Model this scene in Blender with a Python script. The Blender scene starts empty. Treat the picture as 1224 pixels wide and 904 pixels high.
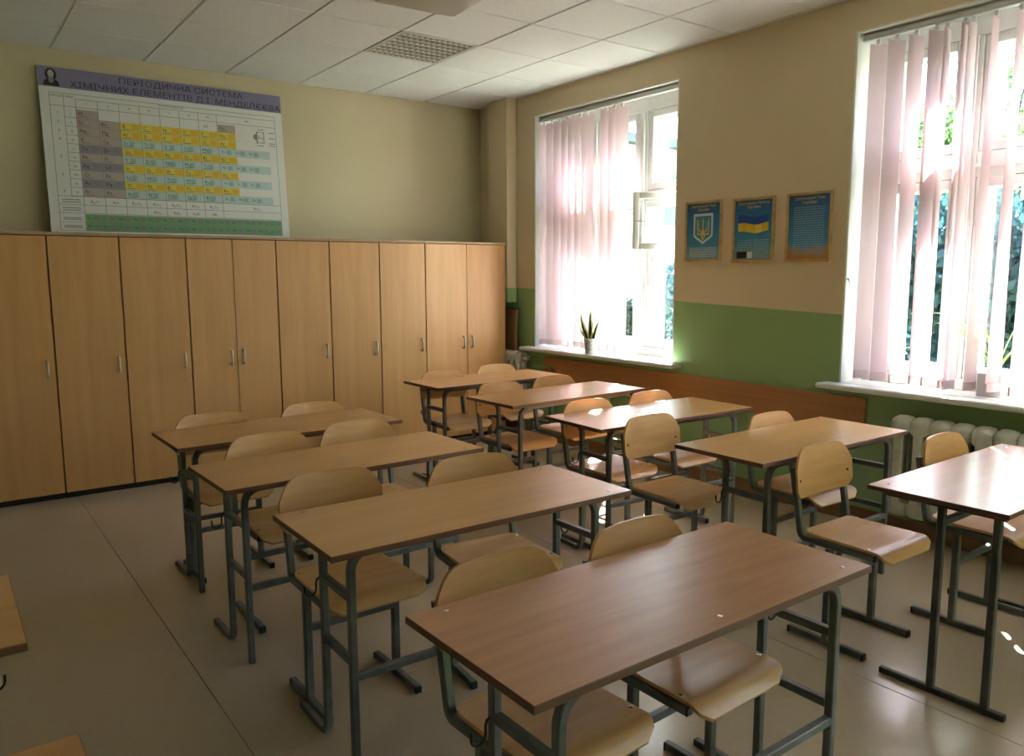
import bpy, bmesh, math, random
from mathutils import Vector, Matrix
R = math.radians
scene = bpy.context.scene
C = scene.collection
random.seed(7)

# ---------------------------------------------------------------- camera
F, YAW, PITCH, ROLL = 943.55, 0.633536, 0.132577, -0.003734
CAM = Vector((-4.63045, -6.82445, 1.573367))
fw = Vector((math.sin(YAW)*math.cos(PITCH), math.cos(YAW)*math.cos(PITCH), -math.sin(PITCH)))
rt = Vector((math.cos(YAW), -math.sin(YAW), 0)); up = rt.cross(fw)
rt, up = math.cos(ROLL)*rt + math.sin(ROLL)*up, -math.sin(ROLL)*rt + math.cos(ROLL)*up
cd = bpy.data.cameras.new('camera'); cam = bpy.data.objects.new('camera', cd); C.objects.link(cam)
cd.sensor_fit = 'HORIZONTAL'; cd.sensor_width = 36; cd.lens = F/1224*36; cd.clip_start = .02
m = Matrix.Identity(4)
for i in range(3):
    m[i][0] = rt[i]; m[i][1] = up[i]; m[i][2] = -fw[i]; m[i][3] = CAM[i]
cam.matrix_world = m
scene.camera = cam

# ---------------------------------------------------------------- world, sun, exposure
scene.view_settings.view_transform = 'Standard'
scene.view_settings.look = 'None'
scene.view_settings.gamma = 1
scene.view_settings.use_curve_mapping = False
scene.view_settings.exposure = 2.25
SKY = 0.55
SUNP = 34.0
w = bpy.data.worlds.new('sky'); scene.world = w; w.use_nodes = True
nt = w.node_tree; bg = nt.nodes['Background']
sk = nt.nodes.new('ShaderNodeTexSky'); sk.sky_type = 'NISHITA'; sk.sun_disc = False
sk.sun_elevation = R(38.7); sk.sun_rotation = R(49.6); sk.air_density = 1.0; sk.dust_density = .7
nt.links.new(sk.outputs[0], bg.inputs[0]); bg.inputs[1].default_value = SKY
sd = bpy.data.lights.new('sun', 'SUN'); sd.energy = SUNP; sd.angle = R(.55); sd.color = (1, .97, .91)
so = bpy.data.objects.new('sun', sd); C.objects.link(so)
so.rotation_euler = Vector((-1, -.85, -1.05)).to_track_quat('-Z', 'Y').to_euler()
so.location = (6, 6, 12)

# ---------------------------------------------------------------- room numbers
HW = 3.2035                    # ceiling height
XL, YF = -6.6, -9.2            # far sides of the room
WIN = [(-.887, -2.64), (-4.04, -5.79), (-7.19, -8.94)]
WZ0, WZ1 = .875, 3.005
for i, (a, b) in enumerate(WIN):      # sampling portals for the daylight in the window openings
    ld = bpy.data.lights.new('window_portal', 'AREA'); ld.shape = 'RECTANGLE'
    ld.size = abs(a-b); ld.size_y = WZ1-WZ0; ld.cycles.is_portal = True
    lo = bpy.data.objects.new('window_portal', ld); C.objects.link(lo)
    lo.location = (.47, (a+b)/2, (WZ0+WZ1)/2); lo.rotation_euler = (R(90), 0, R(90))
    lo.rotation_euler = Vector((-1, 0, 0)).to_track_quat('-Z', 'Z').to_euler()

# ---------------------------------------------------------------- materials
def lin(h):
    def f(c):
        c /= 255
        return c/12.92 if c <= .04045 else ((c+.055)/1.055)**2.4
    return tuple(f(int(h[i:i+2], 16)) for i in (0, 2, 4)) + (1,)
def mat(name, col, rough=.6, metal=0, spec=.5):
    m = bpy.data.materials.new(name); m.use_nodes = True
    b = m.node_tree.nodes['Principled BSDF']
    b.inputs['Base Color'].default_value = col if len(col) == 4 else (*col, 1)
    b.inputs['Roughness'].default_value = rough; b.inputs['Metallic'].default_value = metal
    b.inputs['Specular IOR Level'].default_value = spec
    return m
def noise(m, c1, c2, scale=(5, 5, 5), detail=4, rough=.6, lo=.35, hi=.65, bump=0, bscale=None, rvar=0):
    t = m.node_tree; N = t.nodes; L = t.links; b = N['Principled BSDF']
    tc = N.new('ShaderNodeTexCoord'); mp = N.new('ShaderNodeMapping'); mp.inputs['Scale'].default_value = scale
    nz = N.new('ShaderNodeTexNoise'); nz.inputs['Scale'].default_value = 1; nz.inputs['Detail'].default_value = detail
    nz.inputs['Roughness'].default_value = rough
    cr = N.new('ShaderNodeValToRGB'); cr.color_ramp.elements[0].position = lo; cr.color_ramp.elements[1].position = hi
    cr.color_ramp.elements[0].color = c1 if len(c1) == 4 else (*c1, 1)
    cr.color_ramp.elements[1].color = c2 if len(c2) == 4 else (*c2, 1)
    L.new(tc.outputs['Object'], mp.inputs[0]); L.new(mp.outputs[0], nz.inputs[0]); L.new(nz.outputs[0], cr.inputs[0])
    L.new(cr.outputs[0], b.inputs['Base Color'])
    if bump:
        bp = N.new('ShaderNodeBump'); bp.inputs['Strength'].default_value = bump; bp.inputs['Distance'].default_value = .01
        n2 = N.new('ShaderNodeTexNoise'); mp2 = N.new('ShaderNodeMapping'); mp2.inputs['Scale'].default_value = bscale or scale
        L.new(tc.outputs['Object'], mp2.inputs[0]); L.new(mp2.outputs[0], n2.inputs[0]); n2.inputs['Scale'].default_value = 1
        L.new(n2.outputs[0], bp.inputs['Height']); L.new(bp.outputs[0], b.inputs['Normal'])
    if rvar:
        mr = N.new('ShaderNodeMapRange'); r0 = b.inputs['Roughness'].default_value
        mr.inputs[3].default_value = r0-rvar; mr.inputs[4].default_value = r0+rvar
        L.new(nz.outputs[0], mr.inputs[0]); L.new(mr.outputs[0], b.inputs['Roughness'])
    return m
M = {}
M['desk'] = noise(mat('desk laminate', (.5, .3, .15), .30, 0, .5), (.55, .275, .09), (.63, .33, .118), (1.2, 18, 18), 5, bump=.03, bscale=(30, 300, 300), rvar=.02)
M['desk_edge'] = mat('desk edge band', (.15, .065, .03), .45)
M['desk_red'] = noise(mat('reddish desk laminate', (.4, .2, .1), .22, 0, .8), (.33, .15, .07), (.40, .195, .10), (1.2, 18, 18), 5, rvar=.05)
M['desk_m1'] = noise(mat('worn red-brown desk laminate', (.5, .24, .1), .31, 0, .5), (.44, .20, .085), (.54, .26, .115), (3, 26, 26), 6, bump=.05, bscale=(20, 120, 120), rvar=.02)
M['ply'] = noise(mat('birch plywood', (.6, .4, .2), .34), (.58, .305, .105), (.68, .39, .155), (3, 22, 22), 4, rvar=.05)
M['ply_dark'] = noise(mat('aged plywood', (.5, .3, .14), .35), (.46, .235, .075), (.56, .30, .11), (3, 22, 22), 4, rvar=.05)
M['metal'] = noise(mat('grey-green painted steel', (.1, .12, .11), .38, .0), (.10, .108, .102), (.15, .158, .148), (14, 14, 14), 3, bump=.04, bscale=(60, 60, 60))
M['metal2'] = noise(mat('dark painted steel', (.05, .05, .05), .42), (.04, .042, .04), (.07, .07, .065), (14, 14, 14), 3)
M['cap'] = mat('black plastic', (.012, .012, .012), .5)
M['screw'] = mat('zinc screw', (.75, .73, .68), .25, 1)
M['hook'] = mat('black hook wire', (.02, .022, .022), .4, .3)
M['beech'] = noise(mat('beech laminate', (.55, .35, .17), .42), (.52, .275, .092), (.59, .325, .116), (14, 14, 1.1), 5, rvar=.05)
M['beech_top'] = mat('wardrobe top board', (.40, .25, .125), .5)
M['black'] = mat('black plinth', (.012, .011, .01), .6)
M['gapm'] = mat('dark carcass edge', (.03, .022, .02), .7)
M['steel'] = mat('satin nickel', (.66, .63, .57), .35, .45)
M['white'] = noise(mat('white window paint', (.8, .8, .77), .45), (.76, .77, .74), (.84, .84, .82), (6, 6, 6), 3)
M['sill'] = noise(mat('white sill paint', (.8, .8, .78), .3), (.74, .75, .73), (.82, .82, .80), (9, 5, 9), 3)
M['plaster'] = mat('white reveal plaster', (.78, .77, .72), .8)
M['ceil'] = noise(mat('mineral ceiling tile', (.7, .7, .68), .9), (.72, .73, .71), (.80, .81, .79), (90, 90, 90), 3, bump=.25, bscale=(150, 150, 150))
M['grid'] = mat('ceiling grid', (.56, .56, .54), .6)
M['radiator'] = noise(mat('cream radiator enamel', (.7, .68, .58), .4), (.62, .60, .50), (.74, .72, .64), (20, 20, 20), 4)
M['board'] = noise(mat('bumper board laminate', (.4, .17, .06), .45), (.44, .19, .065), (.52, .235, .085), (10, 1.5, 30), 4)
M['skirt'] = noise(mat('skirting wood', (.3, .15, .07), .5), (.24, .12, .055), (.32, .17, .08), (10, 2, 30), 3)
M['cardboard'] = mat('brown board', (.22, .12, .06), .7)
M['gold'] = noise(mat('gilt wood frame', (.45, .27, .08), .4), (.46, .27, .08), (.62, .40, .15), (20, 20, 20), 3)
M['plastic'] = mat('off-white plastic', (.62, .61, .57), .45)
M['dark'] = mat('dark grille', (.03, .03, .03), .6)
M['alu'] = mat('blind headrail', (.55, .56, .55), .4, .3)
M['chrome'] = mat('louvre aluminium', (.7, .71, .7), .2, 1)
M['cord'] = mat('black cable', (.012, .012, .012), .6)
M['pot'] = noise(mat('speckled pot', (.7, .7, .68), .4), (.35, .4, .36), (.8, .8, .77), (60, 60, 60), 2)
M['pot2'] = mat('white planter', (.75, .76, .78), .35)
M['soil'] = mat('potting soil', (.03, .02, .014), .9)
M['bark'] = noise(mat('bark', (.1, .08, .06), .9), (.06, .048, .04), (.13, .10, .08), (8, 8, 2), 4)
M['facade'] = noise(mat('pale render facade', (.72, .72, .68), .8), (.66, .66, .63), (.74, .74, .70), (.6, .6, .6), 3)
M['roofm'] = mat('grey roof', (.2, .2, .2), .7)
M['bframe'] = mat('facade window frame', (.6, .6, .6), .5)
M['bglass'] = mat('facade window glass', (.12, .15, .17), .1)
M['grass'] = noise(mat('lawn', (.06, .1, .03), .9), (.05, .085, .025), (.10, .14, .05), (3, 3, 3), 4)

def leafmat(name, c1, c2, trans=.35):
    m = mat(name, c1, .5)
    noise(m, c1, c2, (3, 3, 3), 3)
    t = m.node_tree; N = t.nodes; L = t.links; b = N['Principled BSDF']; out = N['Material Output']
    tr = N.new('ShaderNodeBsdfTranslucent'); mx = N.new('ShaderNodeMixShader'); mx.inputs[0].default_value = trans
    src = b.inputs['Base Color'].links[0].from_socket
    L.new(src, tr.inputs[0]); L.new(b.outputs[0], mx.inputs[1]); L.new(tr.outputs[0], mx.inputs[2]); L.new(mx.outputs[0], out.inputs[0])
    return m
M['leaf_a'] = leafmat('haze-tinted blue-green foliage', (.02, .058, .066), (.042, .105, .118))  # blue tint of haze and sky light put into the leaf colour
M['leaf_b'] = leafmat('bright green foliage', (.05, .12, .03), (.13, .24, .07), .5)
M['leaf_c'] = leafmat('mid green foliage', (.03, .075, .035), (.06, .13, .06), .4)
M['snake'] = leafmat('snake plant leaf', (.03, .075, .03), (.07, .14, .05), .15)
M['snake_edge'] = mat('yellow leaf margin', (.45, .46, .13), .5)
M['spider'] = leafmat('spider plant leaf', (.20, .38, .05), (.42, .55, .12), .5)

# translucent blind fabric
def fabric(name, c):
    m = bpy.data.materials.new(name); m.use_nodes = True
    N = m.node_tree.nodes; L = m.node_tree.links; N.remove(N['Principled BSDF'])
    d = N.new('ShaderNodeBsdfDiffuse'); t = N.new('ShaderNodeBsdfTranslucent'); x = N.new('ShaderNodeMixShader')
    d.inputs[0].default_value = (*c, 1); t.inputs[0].default_value = (*c, 1); x.inputs[0].default_value = .32
    L.new(d.outputs[0], x.inputs[1]); L.new(t.outputs[0], x.inputs[2]); L.new(x.outputs[0], N['Material Output'].inputs[0])
    return m
M['slat'] = fabric('pink-white blind fabric', (.64, .495, .515))
M['slat_w'] = mat('slat weight pocket', (.50, .38, .38), .8)
# window glass: thin pane, transparent with a weak mirror
def glassmat():
    m = bpy.data.materials.new('window glass'); m.use_nodes = True
    N = m.node_tree.nodes; L = m.node_tree.links; N.remove(N['Principled BSDF'])
    t = N.new('ShaderNodeBsdfTransparent'); g = N.new('ShaderNodeBsdfGlossy'); x = N.new('ShaderNodeMixShader')
    t.inputs[0].default_value = (.93, .95, .95, 1); g.inputs['Roughness'].default_value = .01
    lw = N.new('ShaderNodeLayerWeight'); lw.inputs[0].default_value = .5      # Schlick reflectance, same from both faces
    pw = N.new('ShaderNodeMath'); pw.operation = 'POWER'; pw.inputs[1].default_value = 5; L.new(lw.outputs['Facing'], pw.inputs[0])
    fr = N.new('ShaderNodeMath'); fr.operation = 'MULTIPLY_ADD'; fr.inputs[1].default_value = .96; fr.inputs[2].default_value = .04; L.new(pw.outputs[0], fr.inputs[0])
    L.new(fr.outputs[0], x.inputs[0]); L.new(t.outputs[0], x.inputs[1]); L.new(g.outputs[0], x.inputs[2])
    L.new(x.outputs[0], N['Material Output'].inputs[0])
    return m
M['glass'] = glassmat()
# two-tone painted wall: tan above, green below a painted line
def wallmat(name, tan1, tan2, gr1, gr2, base=1.449, slope=.036):
    m = mat(name, tan1, .62); t = m.node_tree; N = t.nodes; L = t.links; b = N['Principled BSDF']
    geo = N.new('ShaderNodeNewGeometry'); sp = N.new('ShaderNodeSeparateXYZ'); L.new(geo.outputs['Position'], sp.inputs[0])
    nz = N.new('ShaderNodeTexNoise'); nz.inputs['Scale'].default_value = 1.6; nz.inputs['Detail'].default_value = 4
    L.new(geo.outputs['Position'], nz.inputs[0])
    mu = N.new('ShaderNodeMath'); mu.operation = 'MULTIPLY_ADD'; mu.inputs[1].default_value = slope; mu.inputs[2].default_value = base
    L.new(sp.outputs[1], mu.inputs[0])
    gt = N.new('ShaderNodeMath'); gt.operation = 'GREATER_THAN'; L.new(sp.outputs[2], gt.inputs[0]); L.new(mu.outputs[0], gt.inputs[1])
    def mixc(a, c):
        x = N.new('ShaderNodeMix'); x.data_type = 'RGBA'; x.inputs[6].default_value = (*a, 1); x.inputs[7].default_value = (*c, 1)
        L.new(nz.outputs[0], x.inputs[0]); return x
    a = mixc(gr1, gr2); c = mixc(tan1, tan2)
    x = N.new('ShaderNodeMix'); x.data_type = 'RGBA'
    L.new(gt.outputs[0], x.inputs[0]); L.new(a.outputs[2], x.inputs[6]); L.new(c.outputs[2], x.inputs[7]); L.new(x.outputs[2], b.inputs['Base Color'])
    rr = N.new('ShaderNodeMapRange'); rr.inputs[3].default_value = .38; rr.inputs[4].default_value = .7
    L.new(gt.outputs[0], rr.inputs[0]); L.new(rr.outputs[0], b.inputs['Roughness'])
    n2 = N.new('ShaderNodeTexNoise'); n2.inputs['Scale'].default_value = 60; L.new(geo.outputs['Position'], n2.inputs[0])
    bp = N.new('ShaderNodeBump'); bp.inputs['Strength'].default_value = .08; bp.inputs['Distance'].default_value = .01
    L.new(n2.outputs[0], bp.inputs['Height']); L.new(bp.outputs[0], b.inputs['Normal'])
    return m
M['wall'] = wallmat('two-tone painted wall', (.67, .55, .36), (.73, .61, .41), (.27, .42, .18), (.31, .47, .21))
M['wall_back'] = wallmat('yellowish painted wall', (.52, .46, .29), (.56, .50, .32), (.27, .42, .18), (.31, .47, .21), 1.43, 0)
# floor: worn beige linoleum
def floormat():
    m = mat('worn beige linoleum', (.4, .32, .23), .3); t = m.node_tree; N = t.nodes; L = t.links; b = N['Principled BSDF']
    geo = N.new('ShaderNodeNewGeometry')
    def nz(s, d=5):
        n = N.new('ShaderNodeTexNoise'); n.inputs['Scale'].default_value = s; n.inputs['Detail'].default_value = d
        L.new(geo.outputs['Position'], n.inputs[0]); return n
    a = nz(1.3); c = nz(40, 3)
    cr = N.new('ShaderNodeValToRGB'); cr.color_ramp.elements[0].position = .2; cr.color_ramp.elements[1].position = .8
    cr.color_ramp.elements[0].color = (.475, .375, .265, 1); cr.color_ramp.elements[1].color = (.545, .435, .312, 1)
    L.new(a.outputs[0], cr.inputs[0])
    cr2 = N.new('ShaderNodeValToRGB'); cr2.color_ramp.elements[0].position = .3; cr2.color_ramp.elements[1].position = .7
    cr2.color_ramp.elements[0].color = (.95, .95, .95, 1); cr2.color_ramp.elements[1].color = (1, 1, 1, 1); L.new(c.outputs[0], cr2.inputs[0])
    x = N.new('ShaderNodeMix'); x.data_type = 'RGBA'; x.blend_type = 'MULTIPLY'; x.inputs[0].default_value = 1
    L.new(cr.outputs[0], x.inputs[6]); L.new(cr2.outputs[0], x.inputs[7]); L.new(x.outputs[2], b.inputs['Base Color'])
    mr = N.new('ShaderNodeMapRange'); mr.inputs[3].default_value = .15; mr.inputs[4].default_value = .262
    L.new(nz(3.5, 6).outputs[0], mr.inputs[0]); L.new(mr.outputs[0], b.inputs['Roughness'])
    bp = N.new('ShaderNodeBump'); bp.inputs['Strength'].default_value = .05; bp.inputs['Distance'].default_value = .01
    L.new(nz(9, 3).outputs[0], bp.inputs['Height']); L.new(bp.outputs[0], b.inputs['Normal'])
    return m
M['floor'] = floormat()
M['seam'] = mat('dark floor seam', (.10, .075, .055), .7)

# ---------------------------------------------------------------- mesh helpers
class MB:
    def __init__(s): s.v = []; s.f = []; s.mi = []
    def add(s, v, f, mi=0):
        o = len(s.v); s.v += [tuple(a) for a in v]; s.f += [tuple(i+o for i in a) for a in f]; s.mi += [mi]*len(f)
    def box(s, lo, hi, mi=0, mtx=None):
        x0, y0, z0 = lo; x1, y1, z1 = hi
        v = [Vector(a) for a in ((x0,y0,z0),(x1,y0,z0),(x1,y1,z0),(x0,y1,z0),(x0,y0,z1),(x1,y0,z1),(x1,y1,z1),(x0,y1,z1))]
        if mtx: v = [mtx @ a for a in v]
        s.add(v, [(0,3,2,1),(4,5,6,7),(0,1,5,4),(1,2,6,5),(2,3,7,6),(3,0,4,7)], mi)
    def bevel_box(s, lo, hi, r=.002, seg=1, mi=0, mtx=None):
        bm = bmesh.new(); bmesh.ops.create_cube(bm, size=1)
        for v in bm.verts: v.co = Vector([lo[i]+(v.co[i]+.5)*(hi[i]-lo[i]) for i in range(3)])
        bmesh.ops.bevel(bm, geom=bm.edges[:], offset=r, segments=seg, affect='EDGES', profile=.5)
        bm.verts.ensure_lookup_table()
        s.add([(mtx @ v.co) if mtx else v.co for v in bm.verts], [[v.index for v in f.verts] for f in bm.faces], mi); bm.free()
    def sweep(s, pts, prof, nrm, mi=0, cap=True):
        """sweep a closed 2D profile along a planar path; nrm = plane normal"""
        pts = [Vector(p) for p in pts]; nrm = Vector(nrm).normalized(); n = len(prof); rings = []
        for i, p in enumerate(pts):
            a = pts[i]-pts[i-1] if i else pts[1]-pts[0]
            c = pts[i+1]-pts[i] if i < len(pts)-1 else pts[i]-pts[i-1]
            a.normalize(); c.normalize(); t = (a+c).normalized(); k = 1/max(.5, math.sqrt((1+a.dot(c))/2))
            b = nrm.cross(t)
            rings += [p + b*u*k + nrm*v for u, v in prof]
        f = []
        for i in range(len(pts)-1):
            for j in range(n):
                f.append((i*n+j, i*n+(j+1) % n, (i+1)*n+(j+1) % n, (i+1)*n+j))
        if cap: f += [tuple(range(n-1, -1, -1)), tuple(range((len(pts)-1)*n, len(pts)*n))]
        s.add(rings, f, mi)
    def cyl(s, p0, p1, r, n=12, r1=None, mi=0):
        p0 = Vector(p0); p1 = Vector(p1); d = (p1-p0).normalized(); a = d.orthogonal().normalized(); b = d.cross(a); r1 = r if r1 is None else r1
        v = [p0+(a*math.cos(2*math.pi*i/n)+b*math.sin(2*math.pi*i/n))*r for i in range(n)]
        v += [p1+(a*math.cos(2*math.pi*i/n)+b*math.sin(2*math.pi*i/n))*r1 for i in range(n)]
        s.add(v, [(i, (i+1) % n, n+(i+1) % n, n+i) for i in range(n)]+[tuple(range(n-1, -1, -1)), tuple(range(n, 2*n))], mi)
    def lathe(s, c, prof, n=20, mi=0):
        c = Vector(c); v = []; f = []
        for r, z in prof:
            v += [c+Vector((r*math.cos(2*math.pi*i/n), r*math.sin(2*math.pi*i/n), z)) for i in range(n)]
        for k in range(len(prof)-1):
            f += [(k*n+i, k*n+(i+1) % n, (k+1)*n+(i+1) % n, (k+1)*n+i) for i in range(n)]
        f += [tuple(range(n-1, -1, -1)), tuple(range((len(prof)-1)*n, len(prof)*n))]
        s.add(v, f, mi)
    def slab(s, fn, nu, nv, th, mi=0):
        """solid sheet: fn(u,v)->(point, normal), u,v in 0..1"""
        top = []; bot = []
        for j in range(nv+1):
            for i in range(nu+1):
                p, n = fn(i/nu, j/nv); top.append(p+n*th/2); bot.append(p-n*th/2)
        N = len(top); W = nu+1; f = []
        for j in range(nv):
            for i in range(nu):
                a = j*W+i; f.append((a, a+1, a+W+1, a+W)); f.append((N+a, N+a+W, N+a+W+1, N+a+1))
        for i in range(nu):
            f.append((i, N+i, N+i+1, i+1)); a = nv*W+i; f.append((a, a+1, N+a+1, N+a))
        for j in range(nv):
            a = j*W; f.append((a, a+W, N+a+W, N+a)); a = j*W+nu; f.append((a, N+a, N+a+W, a+W))
        s.add(top+bot, f, mi)
    def build(s, name, mats, parent=None, smooth=None):
        me = bpy.data.meshes.new(name); me.from_pydata(s.v, [], s.f); me.update()
        for mm in (mats if isinstance(mats, (list, tuple)) else [mats]): me.materials.append(M[mm] if isinstance(mm, str) else mm)
        me.polygons.foreach_set('material_index', s.mi)
        bm = bmesh.new(); bm.from_mesh(me); bmesh.ops.recalc_face_normals(bm, faces=bm.faces[:]); bm.to_mesh(me); bm.free()
        if smooth:
            me.shade_smooth(); me.set_sharp_from_angle(angle=R(smooth))
        o = bpy.data.objects.new(name, me); C.objects.link(o); o.parent = parent
        return o
def tag(o, label=None, cat=None, group=None, kind=None):
    for k, v in (('label', label), ('category', cat), ('group', group), ('kind', kind)):
        if v: o[k] = v
    return o
def empty(name, loc=(0, 0, 0), rz=0):
    o = bpy.data.objects.new(name, None); C.objects.link(o); o.location = loc; o.rotation_euler = (0, 0, rz); o.empty_display_size = .1
    return o
def struct(o): o['kind'] = 'structure'; return o
def kids(o): return [c for c in bpy.data.objects if c.parent == o]
KID = {}
def copy_tree(o, parent=None):
    c = o.copy(); C.objects.link(c); c.parent = parent
    if o.name not in KID: KID[o.name] = kids(o)
    for ch in KID[o.name]: copy_tree(ch, c)
    return c
def sq(a, b=None, c=.13):
    """rounded rectangular tube profile a x b"""
    b = b or a; x = a/2; y = b/2; r = c*min(a, b)
    return [(x-r,-y),(x,-y+r),(x,y-r),(x-r,y),(-x+r,y),(-x,y-r),(-x,-y+r),(-x+r,-y)]
def rnd(r, n=8): return [(r*math.cos(2*math.pi*i/n), r*math.sin(2*math.pi*i/n)) for i in range(n)]
def fillet(pts, r, n=6):
    """round the inner corners of a polyline"""
    P = [Vector(p) for p in pts]; o = [P[0]]
    for i in range(1, len(P)-1):
        a = (P[i-1]-P[i]).normalized(); b = (P[i+1]-P[i]).normalized(); ang = a.angle(b)
        if ang > 3.1: o.append(P[i]); continue
        rr = r[i] if isinstance(r, dict) else r
        t = rr/math.tan(ang/2); bis = (a+b).normalized(); c = P[i]+bis*rr/math.sin(ang/2)
        s = P[i]+a*t-c; e = P[i]+b*t-c
        for k in range(n+1):
            q = s.slerp(e, k/n); o.append(c+q.normalized()*rr)
    o.append(P[-1]); return o
TXT = {}
def text_geo(mb, s, mtx, size=.03, mi=0, align='LEFT', sx=1):
    cu = bpy.data.curves.new('lettering', 'FONT'); cu.body = s; cu.size = size; cu.align_x = align; cu.resolution_u = 1
    ob = bpy.data.objects.new('lettering_tmp', cu); C.objects.link(ob)
    dg = bpy.context.evaluated_depsgraph_get()
    me = bpy.data.meshes.new_from_object(ob.evaluated_get(dg))
    mb.add([mtx @ Vector((v.co.x*sx, v.co.y, 0)) for v in me.vertices], [list(p.vertices) for p in me.polygons], mi)
    bpy.data.objects.remove(ob); bpy.data.curves.remove(cu); bpy.data.meshes.remove(me)

# ================================================================ the room
b = MB(); b.box((XL-.3, YF-.3, -.2), (.5, .3, -.004)); fl = struct(b.build('floor', 'seam'))
seams = [XL, -5.97, -3.89, -1.81, 0]
for i in range(4):
    b = MB(); b.bevel_box((seams[i]+.0015, YF, -.004), (seams[i+1]-.0015, 0, 0), .0008); b.build('linoleum_sheet', 'floor', fl)
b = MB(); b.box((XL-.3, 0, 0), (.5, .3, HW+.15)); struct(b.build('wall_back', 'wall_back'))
b = MB(); b.box((XL-.3, YF, 0), (XL, 0, HW+.15)); struct(b.build('wall_left', 'wall'))
b = MB(); b.box((XL-.3, YF-.3, 0), (.5, YF, HW+.15)); struct(b.build('wall_front', 'wall'))
# window wall with three openings
b = MB(); ys = [0]+[y for w_ in WIN for y in w_]+[YF]
for i in range(0, len(ys), 2): b.box((0, ys[i+1], 0), (.5, ys[i], HW+.15))
for (a, c) in WIN:
    b.box((0, c, 0), (.5, a, WZ0-.035)); b.box((0, c, WZ1), (.5, a, HW+.15))
struct(b.build('wall_right', 'wall'))
# suspended ceiling
b = MB(); b.box((XL-.3, YF-.3, HW+.004), (.5, .3, HW+.15)); ce = struct(b.build('ceiling', 'grid'))
G = .625
xs = [-.03-G*k for k in range(11)]; ysl = [0-G*k for k in range(16)]
tb = MB(); tb.bevel_box((-G/2+.007, -G/2+.006, -.004), (G/2-.007, G/2-.006, .006), .003)
tile0 = None; LAMP = {(2, 2)}
for i in range(-1, 11):
    x1 = -.03-G*i; x0 = x1-G; x1 = min(x1, 0); x0 = max(x0, XL)
    for j in range(15):
        y1 = -G*j; y0 = max(y1-G, YF)
        if (i, j) in LAMP or x1-x0 < .02 or y1-y0 < .05: continue
        full = abs(x1-x0-G) < .01 and abs(y1-y0-G) < .01
        if full and tile0:
            o = bpy.data.objects.new('ceiling_tile', tile0.data); C.objects.link(o)
        elif full:
            o = tile0 = tb.build('ceiling_tile', 'ceil')
        else:
            q = MB(); q.bevel_box((-(x1-x0)/2+.005, -(y1-y0)/2+.005, -.004), ((x1-x0)/2-.005, (y1-y0)/2-.005, .006), .003); o = q.build('ceiling_tile', 'ceil')
        o.parent = ce; o.location = ((x0+x1)/2, (y0+y1)/2, HW+.001+random.uniform(-.0012, .0012))
# pipe chase, skirting and bumper board along the window wall
b = MB(); b.bevel_box((-.12, -.612, 1.285), (.0, -.30, HW), .012, 2)
tag(struct(b.build('trim_1', 'wall', smooth=40)), 'boxed pipe chase on the window wall beside the wardrobes')
b = MB(); b.bevel_box((-.02, -4.235, .585), (.0, -1.06, .795), .002); tag(struct(b.build('trim_2', 'board')), 'orange-brown bumper board along the window wall')
b = MB(); b.bevel_box((-.018, YF, 0), (0, 0, .10), .004); struct(b.build('baseboard_right', 'skirt'))
b = MB(); b.bevel_box((XL, YF, 0), (XL+.018, 0, .10), .004); struct(b.build('baseboard_left', 'skirt'))

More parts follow.
